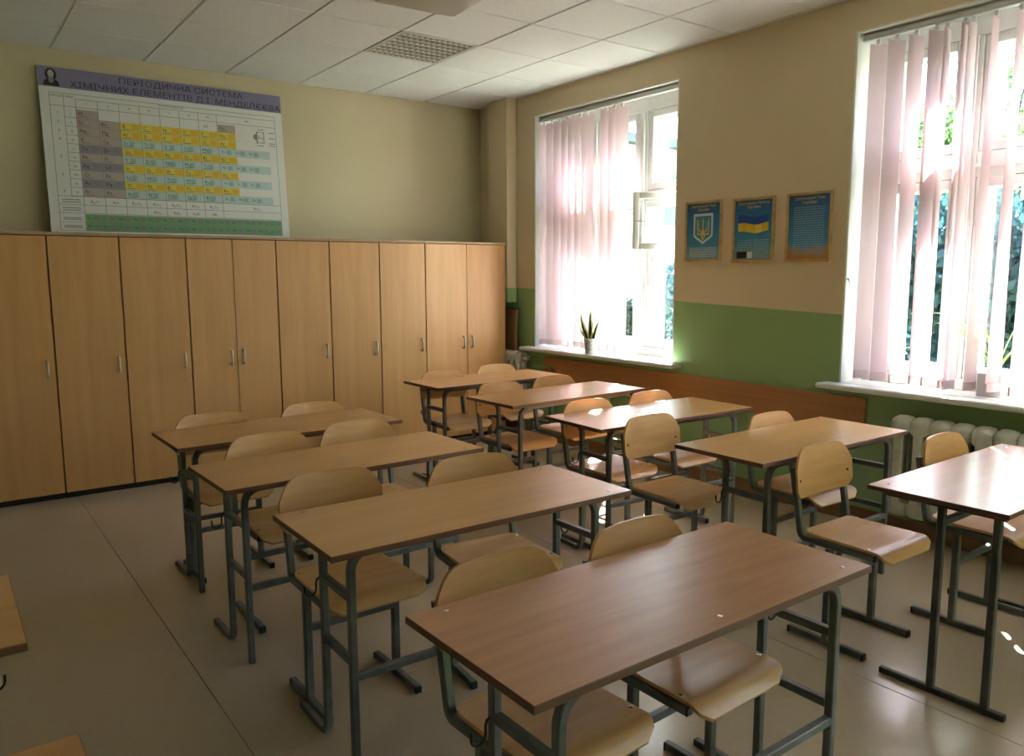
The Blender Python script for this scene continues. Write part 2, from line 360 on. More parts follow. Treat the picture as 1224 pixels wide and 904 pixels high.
# ================================================================ windows
FX0, FX1 = .235, .315            # frame depth
def frame_bar(b, y0, y1, z0, z1, x0=FX0, x1=FX1): b.bevel_box((x0, min(y0, y1), z0), (x1, max(y0, y1), z1), .006, 2)
def make_window(idx, a, c, vent):
    root = struct(empty('window_%d' % idx, (0, 0, 0)))
    # plastered reveal lining
    b = MB(); t = .012
    b.box((.0, a-t, WZ0), (FX1, a, WZ1)); b.box((0, c, WZ0), (FX1, c+t, WZ1)); b.box((0, c+t, WZ1-t), (FX1, a-t, WZ1))
    b.build('reveal', 'plaster', root)
    a2, c2 = a-t, c+t
    b = MB(); fwid = .07
    frame_bar(b, a2, a2-fwid, WZ0, WZ1-t); frame_bar(b, c2, c2+fwid, WZ0, WZ1-t)
    frame_bar(b, a2-fwid, c2+fwid, WZ1-t-.11, WZ1-t); frame_bar(b, a2-fwid, c2+fwid, WZ0, WZ0+.07)
    b.build('window_frame', 'white', root, 40)
    third = (c2-a2)/3; mull = [a2+third, a2+2*third]
    for y in mull:
        b = MB(); frame_bar(b, y-.045, y+.045, WZ0+.07, WZ1-t-.11); b.bevel_box((FX0-.018, y-.02, WZ0+.07), (FX0, y+.02, WZ1-t-.11), .005, 2); b.build('mullion', 'white', root, 40)
    ey = [a2-fwid, mull[0], mull[1], c2+fwid]
    z0, z1, zt0, zt1 = WZ0+.07, WZ1-t-.11, 2.105, 2.245
    b = MB()
    for i in range(3):
        y1 = ey[i]-(.045 if i else 0); y0 = ey[i+1]+(.045 if i < 2 else 0)
        b.bevel_box((FX0, y0, zt0), (FX1, y1, zt1), .006, 2); b.bevel_box((FX0-.02, y0, zt0+.05), (FX0, y1, zt0+.075), .006, 2)
    b.build('transom', 'white', root, 40)
    def sash(y0, y1, za, zb, wd=.055, glass=True, handle=None):
        b = MB(); x0, x1 = FX0+.006, FX1-.012
        for q in ((y0, y0+wd, za, zb), (y1-wd, y1, za, zb), (y0+wd, y1-wd, za, za+wd), (y0+wd, y1-wd, zb-wd, zb)):
            b.bevel_box((x0, q[0], q[2]), (x1, q[1], q[3]), .006, 2)
        o = b.build('sash', 'white', root, 40)
        p = MB(); p.box((x0+.03, y0+wd-.004, za+wd-.004), (x0+.034, y1-wd+.004, zb-wd+.004)); p.build('pane', 'glass', o)
        # outer leaf of the double window
        b = MB()
        X0, X1 = .352, .388
        for q in ((y0-.01, y0+wd, za-.01, zb+.01), (y1-wd, y1+.01, za-.01, zb+.01), (y0+wd, y1-wd, za-.01, za+wd), (y0+wd, y1-wd, zb-wd, zb+.01)):
            b.bevel_box((X0, q[0], q[2]), (X1, q[1], q[3]), .006, 2)
        oo = b.build('outer_sash', 'white', root, 40)
        p = MB(); p.box((X0+.02, y0+wd-.004, za+wd-.004), (X0+.023, y1-wd+.004, zb-wd+.004)); p.build('pane', 'glass', oo)
        if handle:
            h = MB(); h.cyl((x0-.02, handle[0], handle[1]), (x0+.002, handle[0], handle[1]), .009, 10)
            h.bevel_box((x0-.032, handle[0]-.008, handle[1]-.055), (x0-.018, handle[0]+.008, handle[1]+.012), .004, 2); h.build('handle', 'white', o, 40)
    for i in range(3):
        y1 = ey[i]-(.045 if i else 0)-.003; y0 = ey[i+1]+(.045 if i < 2 else 0)+.003
        sash(y0, y1, zt1+.003, z1-.003)
        if i == 2 and vent:
            sash(y0, y1, z0+.003, 1.705, handle=(y1-.028, 1.45))
            b = MB(); b.bevel_box((FX0, y0-.003, 1.708), (FX1, y1+.003, 1.765), .006, 2); b.build('transom', 'white', root, 40)
        else:
            sash(y0, y1, z0+.003, zt0-.003, handle=(y0+.028, 1.45))
    if vent:   # small inward-opening vent leaf, hinged at the jamb, swung open about 45 degrees
        wv, za, zb, wd = .455, 1.752, 2.196, .05
        mt = Matrix.Translation((.20, c2+.008, 0)) @ Matrix.Rotation(R(45), 4, 'Z')
        b = MB()
        for q in ((0, wd, za, zb), (wv-wd, wv, za, zb), (wd, wv-wd, za, za+wd), (wd, wv-wd, zb-wd, zb)):
            b.bevel_box((-.02, q[0], q[2]), (.02, q[1], q[3]), .007, 2, mtx=mt)
        o = b.build('vent_sash', 'white', root, 40)
        p = MB(); p.box((-.002, wd-.004, za+wd-.004), (.002, wv-wd+.004, zb-wd+.004), mtx=mt); p.build('pane', 'glass', o)
        h = MB(); zc = (za+zb)/2
        h.sweep([mt @ Vector(q) for q in ((-.02, wv-.025, zc), (-.045, wv-.025, zc), (-.045, wv-.10, zc-.012))], rnd(.006), (0, 0, 1))
        h.build('handle', 'steel', o, 60)
    # sill board with rounded nose
    b = MB(); lo_y, hi_y = c-.10, a+.09
    for (y0, y1, x0, x1) in ((c, a, -.0, FX0+.02),):
        b.box((x0, y0, WZ0-.035), (x1, y1, WZ0))
    b.bevel_box((-.125, lo_y, WZ0-.035), (.0, hi_y, WZ0), .012, 3)
    b.build('window_sill', 'sill', root, 40)
    return root
for i, (a, c) in enumerate(WIN): make_window(i+1, a, c, i == 0)

# vertical blinds: headrail and hanging fabric slats
def blind(a, c, slats, label):
    root = tag(empty('vertical_blind', (.06, (a+c)/2, WZ0)), label, 'blind')
    inv = Matrix.Translation(-root.location)
    b = MB(); b.bevel_box((.035, c+.02, 2.945), (.085, a-.02, 2.978), .006, 2, mtx=inv); b.bevel_box((.05, c+.02, 2.976), (.07, a-.02, 2.994), .002, mtx=inv)
    b.build('headrail', 'alu', root, 40)
    for (y, at, ab) in slats:
        zt, zb, wd = 2.918, .905+random.uniform(-.006, .006), .106
        at, ab = R(at+random.uniform(-4, 4)), R(ab+random.uniform(-4, 4))
        n = 16; v = []; f = []; k = 4
        for j in range(n+1):
            t = j/n; an = at+(ab-at)*t; z = zt+(zb-zt)*t
            for i in range(k+1):
                u = (i/k-.5)*wd; cv = .006*(1-(2*i/k-1)**2)
                v.append(inv @ Vector((.06+math.sin(an)*u+math.cos(an)*cv, y+math.cos(an)*u-math.sin(an)*cv, z)))
        for j in range(n):
            for i in range(k):
                q = j*(k+1)+i; f.append((q, q+1, q+k+2, q+k+1))
        s = MB(); s.add(v, f); so_ = s.build('slat', 'slat', root, 60)
        # hook clip and weight pocket
        h = MB(); h.bevel_box((.052, y-.012, 2.915), (.068, y+.012, 2.946), .003, mtx=inv); h.build('clip', 'pot2', so_)
        wb = MB(); mt = inv @ Matrix.Translation((.06, y, zb)) @ Matrix.Rotation(-ab, 4, 'Z')
        wb.bevel_box((-.004, -wd/2+.004, .0), (.009, wd/2-.004, .05), .002, mtx=mt); wb.build('weight', 'slat_w', so_)
    return root
blind(*WIN[0], [(-.96,-63,-63),(-1.07,-63,-63),(-1.17,-66,-63),(-1.28,-63,-60),(-1.37,-66,-66),(-1.46,-63,-66),(-1.555,-55,-75),
                (-1.79,-64,-66),(-1.89,-62,-60),(-1.98,-60,-62)], 'pink-white vertical blind drawn over the window beside the wardrobes')
blind(*WIN[1], [(-4.15,-62,-58),(-4.263,-62,-58),(-4.377,-64,-64),(-4.492,-66,-72),(-4.55,-100,-98),(-4.642,-98,-98),(-4.685,-98,-80),
                (-4.80,-100,-75),(-4.921,-98,-65),(-5.04,-95,-62),(-5.15,-90,-62),(-5.26,-80,-62),(-5.38,-70,-62),(-5.49,-66,-62),(-5.60,-64,-62)],
      'pink-white vertical blind with spread slats in the window above the radiator')

# ================================================================ wardrobes
HC = 1.859
def wardrobe(x0, x1, doors, label):
    root = tag(empty('wardrobe', ((x0+x1)/2, -.3, 0)), label, 'wardrobe', 'wardrobes along the back wall'); inv = Matrix.Translation(-root.location)
    g = .0025
    b = MB(); b.box((x0+g, -.578, .045), (x1-g, -.005, HC-.022), mtx=inv); b.build('body', 'gapm', root)
    b = MB(); b.bevel_box((x0+.001, -.602, HC-.02), (x1-.001, -.004, HC), .001, mtx=inv); b.build('top', 'beech_top', root)
    b = MB(); b.box((x0+g, -.56, 0), (x1-g, -.02, .045), mtx=inv); b.build('plinth', 'black', root)
    b = MB(); b.box((x0+.0005, -.578, .045), (x0+g, -.005, HC-.022), mtx=inv); b.box((x1-g, -.578, .045), (x1-.0005, -.005, HC-.022), mtx=inv); b.build('side_panel', 'beech', root)
    n = len(doors); wd = (x1-x0)/n
    for k, side in enumerate(doors):
        a = x0+k*wd+(.005 if k == 0 else .002); c = x0+(k+1)*wd-(.005 if k == n-1 else .002)
        b = MB(); b.bevel_box((a, -.6, .047), (c, -.581, HC-.026), .0012, mtx=inv); d = b.build('door', 'beech', root)
        hx = c-.045 if side == 'R' else a+.045
        h = MB(); P = fillet([(hx, -.6, .875), (hx, -.628, .885), (hx, -.628, .975), (hx, -.6, .985)], .018, 4)
        h.sweep([inv @ p for p in P], sq(.016, .012, .3), (1, 0, 0)); h.build('handle', 'steel', d, 50)
    return root
wardrobe(-4.411, -3.963, 'R', 'single-door beech wardrobe, eighth in the run counted from the window wall')
wardrobe(-3.963, -3.516, 'R', 'single-door beech wardrobe, seventh in the run counted from the window wall')
wardrobe(-3.516, -3.064, 'R', 'single-door beech wardrobe, sixth in the run counted from the window wall')
wardrobe(-3.064, -2.381, 'RL', 'beech wardrobe with two narrow doors, midway along the run of wardrobes')
wardrobe(-2.381, -1.931, 'R', 'single-door beech wardrobe, fourth in the run counted from the window wall')
wardrobe(-1.931, -1.474, 'R', 'single-door beech wardrobe, third in the run counted from the window wall')
wardrobe(-1.474, -1.020, 'R', 'single-door beech wardrobe, second in the run counted from the window wall')
wardrobe(-1.020, -.132, 'RL', 'beech wardrobe with two wide doors, end of the run by the window wall')

# ================================================================ desks
def make_desk():
    root = empty('school_desk'); H = .76
    b = MB(); b.bevel_box((-.6, -.25, H-.02), (.6, .25, H), .002, 1, 1)
    b.box((-.598, -.248, H-.0005), (.598, .248, H+.0002), 0)
    tp = b.build('tabletop', ['desk', 'desk_edge'], root)
    for (x, y) in ((-.505, .215), (.52, .21), (.0, -.205), (-.505, -.205+.0), (.52, -.205)):
        if x == -.505 and y < 0: continue
        s = MB(); s.lathe((x, y, H), [(.007, 0), (.007, .001), (.004, .0022)], 10); s.build('screw', 'screw', tp, 40)
    T = .0125
    # inverted U at the sitter's far side: two legs and the bar under the top
    P = fillet([(-.5, -.155, 0.002), (-.5, -.155, H-.02-T), (.5, -.155, H-.02-T), (.5, -.155, .002)], .065, 7)
    b = MB(); b.sweep(P, sq(.025), (0, 1, 0)); b.build('front_leg_frame', 'metal', root, 40)
    # C shaped side frames: foot on the floor, upright, arm under the top
    for s in (-1, 1):
        x = s*.497
        P = fillet([(x, .31, T), (x, .075, T), (x, .075, H-.02-T), (x, .225, H-.02-T)], .05, 6)
        b = MB(); b.sweep(P, sq(.025), (1, 0, 0)); q = b.build('side_leg_frame', 'metal', root, 40)
        k = MB(); k.bevel_box((x-.012, .309, .001), (x+.012, .318, .024), .003); k.build('foot_cap', 'cap', q)
        for z in (.575, .365):
            b = MB(); b.sweep([(x, -.146, z), (x, .067, z)], sq(.025), (1, 0, 0)); b.build('side_rail', 'metal', root, 40)
        h = MB()
        hp = [(x+s*.012, .075, .575), (x+s*.022, .075, .572), (x+s*.026, .075, .56)] + [(x+s*(.046-.020*math.cos(t)), .075, .54-.022*math.sin(t)) for t in [i*math.pi/7 for i in range(8)]] + [(x+s*.066, .075, .555)]
        h.sweep(hp, rnd(.0035, 6), (0, 1, 0)); h.build('bag_hook', 'hook', root, 60)
    b = MB(); b.sweep([(-.489, -.155, .318), (.489, -.155, .318)], sq(.025), (0, 1, 0)); b.build('stretcher', 'metal', root, 40)
    return root
def make_tdesk():
    root = empty('school_desk'); H = .76
    b = MB(); b.bevel_box((-.6, -.25, H-.018), (.6, .25, H), .002, 1, 1)
    b.box((-.598, -.248, H-.0005), (.598, .248, H+.0002), 0)
    tp = b.build('tabletop', ['desk_red', 'desk_edge'], root)
    for (x, y) in ((-.53, .2), (.53, .2), (-.53, -.195), (.53, -.195)):
        s = MB(); s.lathe((x, y, H), [(.007, 0), (.007, .001), (.004, .0022)], 10); s.build('screw', 'screw', tp, 40)
    for s in (-1, 1):
        x = s*.535
        for y in (-.005, -.195):
            b = MB(); b.sweep([(x, y, .025), (x, y, H-.018)], sq(.026), (1, 0, 0)); b.build('leg', 'metal2', root, 40)
        b = MB(); b.sweep([(x, .18, .0125), (x, -.255, .0125)], sq(.025), (1, 0, 0)); q = b.build('foot', 'metal2', root, 40)
        for y in (.184, -.259):
            k = MB(); k.bevel_box((x-.0125, y-.005, .0), (x+.0125, y+.005, .025), .003); k.build('foot_cap', 'cap', q)
        b = MB(); b.sweep([(x, .2, H-.03), (x, -.22, H-.03)], sq(.024), (1, 0, 0)); b.build('top_rail', 'metal2', root, 40)
    b = MB(); b.sweep([(-.522, -.005, .66), (.522, -.005, .66)], sq(.025), (0, 1, 0)); b.build('stretcher', 'metal2', root, 40)
    return root
DESKS = {'M1': (-3.1736, -5.4695, .0054), 'M2': (-3.1529, -4.505, -.0121), 'M3': (-3.1932, -3.5839, .0207), 'M4': (-3.1532, -2.7152, .0134),
         'W1': (-1.1734, -5.4912, .0097), 'W2': (-1.2228, -4.5608, -.0035), 'W3': (-1.2534, -3.6164, -.0384), 'W4': (-1.2017, -2.7007, .0306), 'W5': (-1.1661, -1.7773, .0044),
         'L1': (-5.116, -4.59, 0.0), 'L0': (-5.075, -5.56, .01)}
FOFF = {'M1': -.05, 'W2': -.05, 'W3': -.04, 'W4': -.045, 'W5': -.02}      # how far the frame sits forward under the top
ORD = ['', 'first', 'second', 'third', 'fourth', 'fifth']
def pos(n): return {'M': 5, 'W': 6}[n[0]]-int(n[1])
DL = {'L1': 'wood-topped school desk across the aisle from the third middle-row desk', 'L0': 'wood-topped school desk across the aisle from the fourth middle-row desk',
      'W1': 'reddish-edged desk on straight legs with T-shaped feet, in front of the radiator'}
proto = make_desk(); first = True
for n, (x, y, a) in DESKS.items():
    if n == 'W1': o = make_tdesk()
    elif first: o = proto; first = False
    else: o = copy_tree(proto)
    o.location = (x, y, 0); o.rotation_euler = (0, 0, a)
    lab = DL.get(n) or '%s school desk from the wardrobes in the %s row, curved grey steel legs' % (ORD[pos(n)], 'middle' if n[0] == 'M' else 'window')
    tag(o, lab, 'desk', 'school desks in rows')
    if n != 'W1':
        for ch in kids(o):
            if not ch.name.startswith('tabletop'): ch.location.y = FOFF.get(n, 0)
            elif n == 'M1' : TOP1 = ch

TOP1.data = TOP1.data.copy(); TOP1.data.materials[0] = M['desk_m1']

# ================================================================ chairs
def make_chair():
    root = empty('school_chair'); T = .028
    def seat(u, v):
        X = (u-.5)*2; y = .125-.385*v
        hw = .192 - .012*(1-v) ; e = min(v, 1-v)*.385
        rc = .045 if v > .5 else .03
        if e < rc: hw -= rc-math.sqrt(max(0, rc*rc-(rc-e)**2))
        z = .463 - .010*(1-X*X)*math.sin(math.pi*min(1, v*1.25))
        fr = max(0, (v-.84)/.16); z -= .040*fr*fr; y += .010*fr*fr
        if v < .12: z += .006*(1-v/.12)
        nz = Vector((0, -(.5*fr), 1)).normalized()
        return Vector((X*hw, y, z)), nz
    b = MB(); b.slab(seat, 14, 22, .011); st = b.build('seat', 'ply', root, 50)
    for (x, y) in ((-.168, .095), (.168, .095), (-.175, -.165), (.175, -.165)):
        s = MB(); s.lathe((x, y, .4675), [(.007, 0), (.007, .0015), (.004, .003)], 10); s.build('screw', 'screw', st, 40)
    def back(u, v):
        X = (u-.5)*2; ax = abs(X)
        zt = .820-.012*ax**2-.078*max(0, (ax-.55)/.45)**2.6; zb = .600+.006*ax**2+.035*max(0, (ax-.75)/.25)**2.5
        z = zb+(zt-zb)*v
        y = .138+.032*(1-X*X)+(z-.6)*.10
        return Vector((X*.211, y, z)), Vector((-.30*X, -1, .1)).normalized()
    b = MB(); b.slab(back, 22, 8, .010); bk = b.build('backrest', 'ply', root, 50)
    for s in (-1, 1):
        k = MB(); p, n = back(.5+s*.43, .42); k.cyl(p, p+n*.0075, .006, 10); k.build('screw', 'screw' if 0 else 'hook', bk, 40)
    for s in (-1, 1):
        x = s*.178
        P = fillet([(x, .188, .735), (x, .135, .441), (x, -.195, .437)], .03, 5)
        b = MB(); b.sweep(P, sq(.026, .026), (1, 0, 0)); q = b.build('side_frame', 'metal', root, 40)
        k = MB(); k.bevel_box((x-.013, -.201, .424), (x+.013, -.192, .450), .003); k.build('end_cap', 'cap', q)
        b = MB(); b.sweep([(x, .0, .029), (x, .0, .425)], sq(T), (1, 0, 0)); b.build('leg', 'metal', root, 40)
        b = MB(); b.sweep([(x, .17, .0175), (x, -.17, .0175)], sq(.028, .025), (1, 0, 0)); q = b.build('foot', 'metal', root, 40)
        for y in (.172, -.172):
            k = MB(); k.bevel_box((x-.0135, y-.006, .0), (x+.0135, y+.006, .029), .003); k.build('foot_cap', 'cap', q)
    b = MB(); b.sweep([(-.165, 0, .295), (.165, 0, .295)], sq(.025), (0, 1, 0)); b.build('crossbar', 'metal', root, 40)
    b = MB(); b.sweep([(-.166, -.16, .436), (.166, -.16, .436)], sq(.02), (0, 1, 0)); b.build('seat_rail', 'metal', root, 40)
    return root
# (centre x, y of the backrest top, turn in degrees)
CH = {'M1L': (-3.46,-5.131,3), 'M1R': (-2.955,-5.150,2), 'M2L': (-3.44,-3.994,0), 'M2R': (-2.861,-4.116,-6), 'M3L': (-3.384,-3.143,0), 'M3R': (-2.903,-3.098,0),
      'M4L': (-3.436,-2.406,0), 'M4R': (-2.863,-2.412,0), 'W1L': (-1.505,-4.86,0), 'W1R': (-.88,-5.088,0), 'W2L': (-1.585,-3.90,0), 'W2R': (-1.025,-4.25,0),
      'W3L': (-1.51,-3.316,0), 'W3R': (-.968,-3.305,0), 'W4L': (-1.488,-2.383,0), 'W4R': (-.965,-2.33,0), 'W5L': (-1.455,-1.562,0), 'W5R': (-.885,-1.476,0)}
chair = make_chair(); first = True
dark_meshes = {}
for n, (x, yb, a) in CH.items():
    o = copy_tree(chair) if n != 'W5R' else chair
    a = R(a); d = .19
    o.location = (x+math.sin(a)*d, yb-math.cos(a)*d, 0); o.rotation_euler = (0, 0, a)
    if n in ('M1L', 'M1R', 'M2L', 'M2R'):          # these backrests are browner, aged plywood
        for ch in kids(o):
            if ch.name.startswith('backrest'):
                if 'd' not in dark_meshes:
                    dark_meshes['d'] = ch.data.copy(); dark_meshes['d'].materials[0] = M['ply_dark']
                ch.data = dark_meshes['d']
    row = 'middle-row' if n[0] == 'M' else 'window-row'
    o['label'] = 'plywood chair on the %s, %s %s desk from the wardrobes' % ('window side' if n[2] == 'R' else 'side away from windows', ORD[pos(n)], row)
    o['category'] = 'chair'; o['group'] = 'plywood school chairs at the desks'

# ================================================================ wall chart on the wardrobes
CW, CHH = 1.79, 1.215
tilt = math.asin(.11/CHH)
pm = {}
def pmat(k, c):
    pm[k] = mat('print '+k, c, .45); return pm[k]
PCOL = [('paper', (.70, .72, .70)), ('violet', (.21, .20, .32)), ('pink', (.42, .36, .33)), ('slate', (.25, .25, .30)), ('yellow', (.72, .60, .08)), ('blue', (.45, .58, .58)),
        ('green', (.16, .36, .17)), ('ink', (.02, .02, .025)), ('line', (.22, .23, .23)), ('amber', (.68, .46, .04)), ('skin', (.45, .42, .40)), ('teal', (.25, .45, .40)), ('titleink', (.03, .03, .06))]
PM = [pmat(k, c) for k, c in PCOL]; PI = {k: i for i, (k, c) in enumerate(PCOL)}
root = tag(empty('wall_chart', (-3.872, -.135, HC+.002)), 'large periodic table chart leaning on the wall above the wardrobes', 'chart')
root.rotation_euler = (-tilt, 0, 0)
b = MB(); b.bevel_box((0, 0, 0), (CW, .012, CHH), .002); b.build('board', PM[0], root)
pr = MB(); DEP = [0.0]
def U2(u, v, lay): return Vector((u*CW, -.0008-.0003*lay, (1-v)*CHH))
def rect(u0, v0, u1, v1, k, lay=1):
    pr.add([U2(u0, v1, lay), U2(u1, v1, lay), U2(u1, v0, lay), U2(u0, v0, lay)], [(0, 1, 2, 3)], PI[k])
def poly(pts, k, lay): pr.add([U2(u, v, lay) for u, v in pts], [tuple(range(len(pts)))], PI[k])
def txt(s, u, v, size, k='ink', align='CENTER', lay=4, sx=1):
    text_geo(pr, s, Matrix.Translation(U2(u, v, lay)) @ Matrix.Rotation(R(90), 4, 'X'), size, PI[k], align, sx)
def hline(v, u0, u1, t=.0014): rect(u0, v-t, u1, v+t, 'line', 3)
def vline(u, v0, v1, t=.0010): rect(u-t, v0, u+t, v1, 'line', 3)
rect(0, 0, 1, .118, 'violet', 1)
txt('ПЕРІОДИЧНА СИСТЕМА', .56, .052, .062, 'titleink', sx=1.25)
txt('ХІМІЧНИХ ЕЛЕМЕНТІВ Д.І. МЕНДЕЛЄЄВА', .555, .108, .062, 'titleink', sx=1.22)
# small portrait of a bearded man in a dark coat
def oval(cu, cv, ru, rv, k, lay, n=18): poly([(cu+ru*math.cos(-2*math.pi*i/n), cv+rv*math.sin(-2*math.pi*i/n)) for i in range(n)], k, lay)
poly([(.018, .112), (.022, .085), (.038, .068), (.056, .068), (.072, .085), (.076, .112)], 'ink', 2)
oval(.047, .046, .021, .037, 'ink', 3); oval(.047, .042, .011, .023, 'skin', 4); oval(.047, .074, .010, .024, 'line', 4)
c0, cw, r0, rh = .128, .081, .238, .0525
cx = [c0+cw*i for i in range(9)]; ry = [r0+rh*i for i in range(11)]
G8 = ['I', 'II', 'III', 'IV', 'V', 'VI', 'VII', 'VIII']
txt('ПЕРІОДИ', .062, .172, .018); txt('РЯДИ', .107, .172, .018); txt('ГРУПИ ЕЛЕМЕНТІВ', .5, .166, .02)
hline(.150, .035, .965); hline(.178, c0, .965); hline(r0-.012, .035, .965)
for i, g in enumerate(G8): txt(g, cx[i]+cw/2 if i < 7 else .83, .208, .022)
for i in range(8):
    vline(cx[i], .178, .865)
vline(.035, .15, .97); vline(.085, .15, .765); vline(.965, .15, .865)
EL = ['H|||||||He', 'Li Be B C N O F Ne', 'Na Mg Al Si P S Cl Ar', 'K Ca Sc Ti V Cr Mn Fe Co Ni', 'Cu Zn Ga Ge As Se Br Kr', 'Rb Sr Y Zr Nb Mo Tc Ru Rh Pd', 'Ag Cd In Sn Sb Te I Xe',
      'Cs Ba La Hf Ta W Re Os Ir Pt', 'Au Hg Tl Pb Bi Po At Rn', 'Fr Ra Ac Rf Db Sg Bh Hs Mt Ds']
AMB = {(1, c) for c in (2, 3, 4, 5, 6, 7)} | {(2, c) for c in (2, 3, 4, 5, 6, 7)}
for r in range(10):
    es = EL[r].split('|') if '|' in EL[r] else EL[r].split()
    txt(str([1, 2, 3, 4, 4, 5, 5, 6, 6, 7][r]) if r in (0, 1, 2, 3, 5, 7, 9) else '', .06, ry[r]+rh*.7, .03) if r in (0, 1, 2, 3, 5, 7, 9) else None
    txt(['I', 'II', 'III', 'IV', 'V', 'VI', 'VII', 'VIII', 'IX', 'X'][r], .107, ry[r]+rh*.7, .022)
    hline(ry[r+1], .085, .128)
    for c in range(8):
        e = es[c] if c < len(es) else ''
        if not e: continue
        even = r in (3, 5, 7, 9)
        if c < 2: k = 'slate' if r in (4, 6, 8) else 'pink'
        elif r == 0: k = 'pink'
        else: k = 'blue' if even else 'yellow'
        u1 = cx[c+1]
        if c == 7 and even:
            u1 = .93
            rect(cx[7], ry[r], u1, ry[r+1], 'blue', 1)
            for q in range(3):
                txt(es[7+q], cx[7]+.012+q*.062, ry[r]+rh*.62, .028, align='LEFT'); rect(cx[7]+.034+q*.062, ry[r]+.012, cx[7]+.055+q*.062, ry[r+1]-.012, 'teal', 2)
            continue
        rect(cx[c], ry[r], u1, ry[r+1], k, 1)
        if k == 'yellow': rect(cx[c]+.045, ry[r]+.008, cx[c]+.076, ry[r+1]-.008, 'amber', 2)
        elif k == 'blue': rect(cx[c]+.03, ry[r]+.010, cx[c]+.05, ry[r+1]-.010, 'teal', 2)
        elif k == 'slate': rect(cx[c]+.045, ry[r]+.008, cx[c]+.07, ry[r+1]-.014, 'ink' if 0 else 'line', 2)
        txt(e, cx[c]+.008, ry[r]+rh*.64, .037, align='LEFT')
        rect(cx[c]+.008, ry[r]+rh*.74, cx[c]+.042, ry[r]+rh*.84, 'line', 3)
        hline(ry[r+1], cx[c], u1, .001)
txt('(H)', cx[6]+.03, ry[0]+rh*.6, .028)
hline(.765, .035, .965); hline(.815, .035, .965); hline(.865, .035, .965)
for i, s in enumerate(['R₂O', 'RO', 'R₂O₃', 'RO₂', 'R₂O₅', 'RO₃', 'R₂O₇', 'RO₄']): txt(s, cx[i]+cw/2 if i < 7 else .85, .802, .03)
for i, s in enumerate(['RH₄', 'RH₃', 'H₂R', 'HR']): txt(s, cx[i+3]+cw/2, .852, .03)
for v in (.783, .797, .833, .847, .892, .902, .940, .950): rect(.048, v, .115, v+.005, 'line', 3)
F1 = 'Ce Pr Nd Pm Sm Eu Gd Tb Dy Ho Er Tm Yb Lu'.split(); F2 = 'Th Pa U Np Pu Am Cm Bk Cf Es Fm Md No Lr'.split()
rect(c0, .87, .965, .972, 'green', 1)
fw_ = (.965-c0)/14
for r, F_ in enumerate((F1, F2)):
    v0 = .87+r*.051; hline(v0+.051, .035, .965, .001)
    for i, e in enumerate(F_):
        u = c0+i*fw_; txt(e, u+.006, v0+.030, .026, align='LEFT'); rect(u+.032, v0+.010, u+.052, v0+.036, 'line', 2); vline(u, v0, v0+.051, .0006)
# legend sketch
txt('He', .885, .315, .05, 'line'); rect(.872, .262, .878, .345, 'line', 2); rect(.872, .262, .912, .266, 'line', 2); rect(.905, .266, .909, .335, 'line', 2); oval(.868, .30, .010, .020, 'line', 2); rect(.872, .335, .912, .339, 'line', 2)
for (u, v) in ((.88, .245), (.93, .262), (.93, .30), (.93, .335), (.93, .35), (.875, .355)): rect(u, v, u+.03, v+.005, 'line', 3)
for u in (.08, .2, .36, .55, .7): rect(u, .983, u+.09, .988, 'line', 3)
pr.build('print', PM, root)['kind'] = 'stuff'
b = MB(); b.sweep([(-2.118, -.012, 3.0), (-2.10, -.014, 2.5), (-2.07, -.014, 1.90), (-2.065, -.02, HC)], rnd(.004, 6), (0, 1, 0)); tag(b.build('cable', 'cord', None, 60), 'thin black cable hanging down the wall beside the chart', 'cable')

# ================================================================ three framed posters on the window wall
PC2 = [('sky', (.02, .12, .33)), ('deep', (.01, .07, .34)), ('yellow', (.80, .62, .08)), ('white', (.70, .74, .76)), ('wheat', (.40, .17, .035)), ('gold', (.70, .50, .03)), ('ink', (.02, .025, .03)), ('pale', (.36, .52, .66)), ('orange', (.75, .38, .03)), ('teal', (.04, .25, .42))]
PM2 = [mat('poster '+k, c, .35) for k, c in PC2]; PI2 = {k: i for i, (k, c) in enumerate(PC2)}
def gradmat(name, stops):
    m = mat(name, (0, 0, 0), .35); t = m.node_tree; N = t.nodes; L = t.links
    tc = N.new('ShaderNodeTexCoord'); sp = N.new('ShaderNodeSeparateXYZ'); L.new(tc.outputs['Object'], sp.inputs[0])
    nz = N.new('ShaderNodeTexNoise'); nz.inputs['Scale'].default_value = 14; L.new(tc.outputs['Object'], nz.inputs[0])
    ad = N.new('ShaderNodeMath'); ad.operation = 'MULTIPLY_ADD'; ad.inputs[1].default_value = 1/.44; L.new(sp.outputs[2], ad.inputs[0])
    a2 = N.new('ShaderNodeMath'); a2.operation = 'MULTIPLY_ADD'; a2.inputs[1].default_value = .25; a2.inputs[2].default_value = -.125; L.new(nz.outputs[0], a2.inputs[0]); L.new(a2.outputs[0], ad.inputs[2])
    cr = N.new('ShaderNodeValToRGB'); L.new(ad.outputs[0], cr.inputs[0])
    while len(cr.color_ramp.elements) < len(stops): cr.color_ramp.elements.new(.5)
    for e, (p_, c_) in zip(cr.color_ramp.elements, stops): e.position = p_; e.color = (*c_, 1)
    L.new(cr.outputs[0], N['Principled BSDF'].inputs['Base Color']); return m
GRAD = [gradmat('poster ground blue', [(0, (.30, .45, .55)), (.25, (.06, .27, .46)), (.7, (.02, .16, .38)), (1, (.015, .07, .18))]),
        gradmat('poster ground flag', [(0, (.28, .34, .33)), (.35, (.06, .30, .50)), (.7, (.03, .18, .46)), (1, (.02, .10, .30))]),
        gradmat('poster ground anthem', [(0, (.50, .20, .04)), (.14, (.46, .28, .12)), (.28, (.06, .28, .55)), (1, (.015, .09, .28))])]
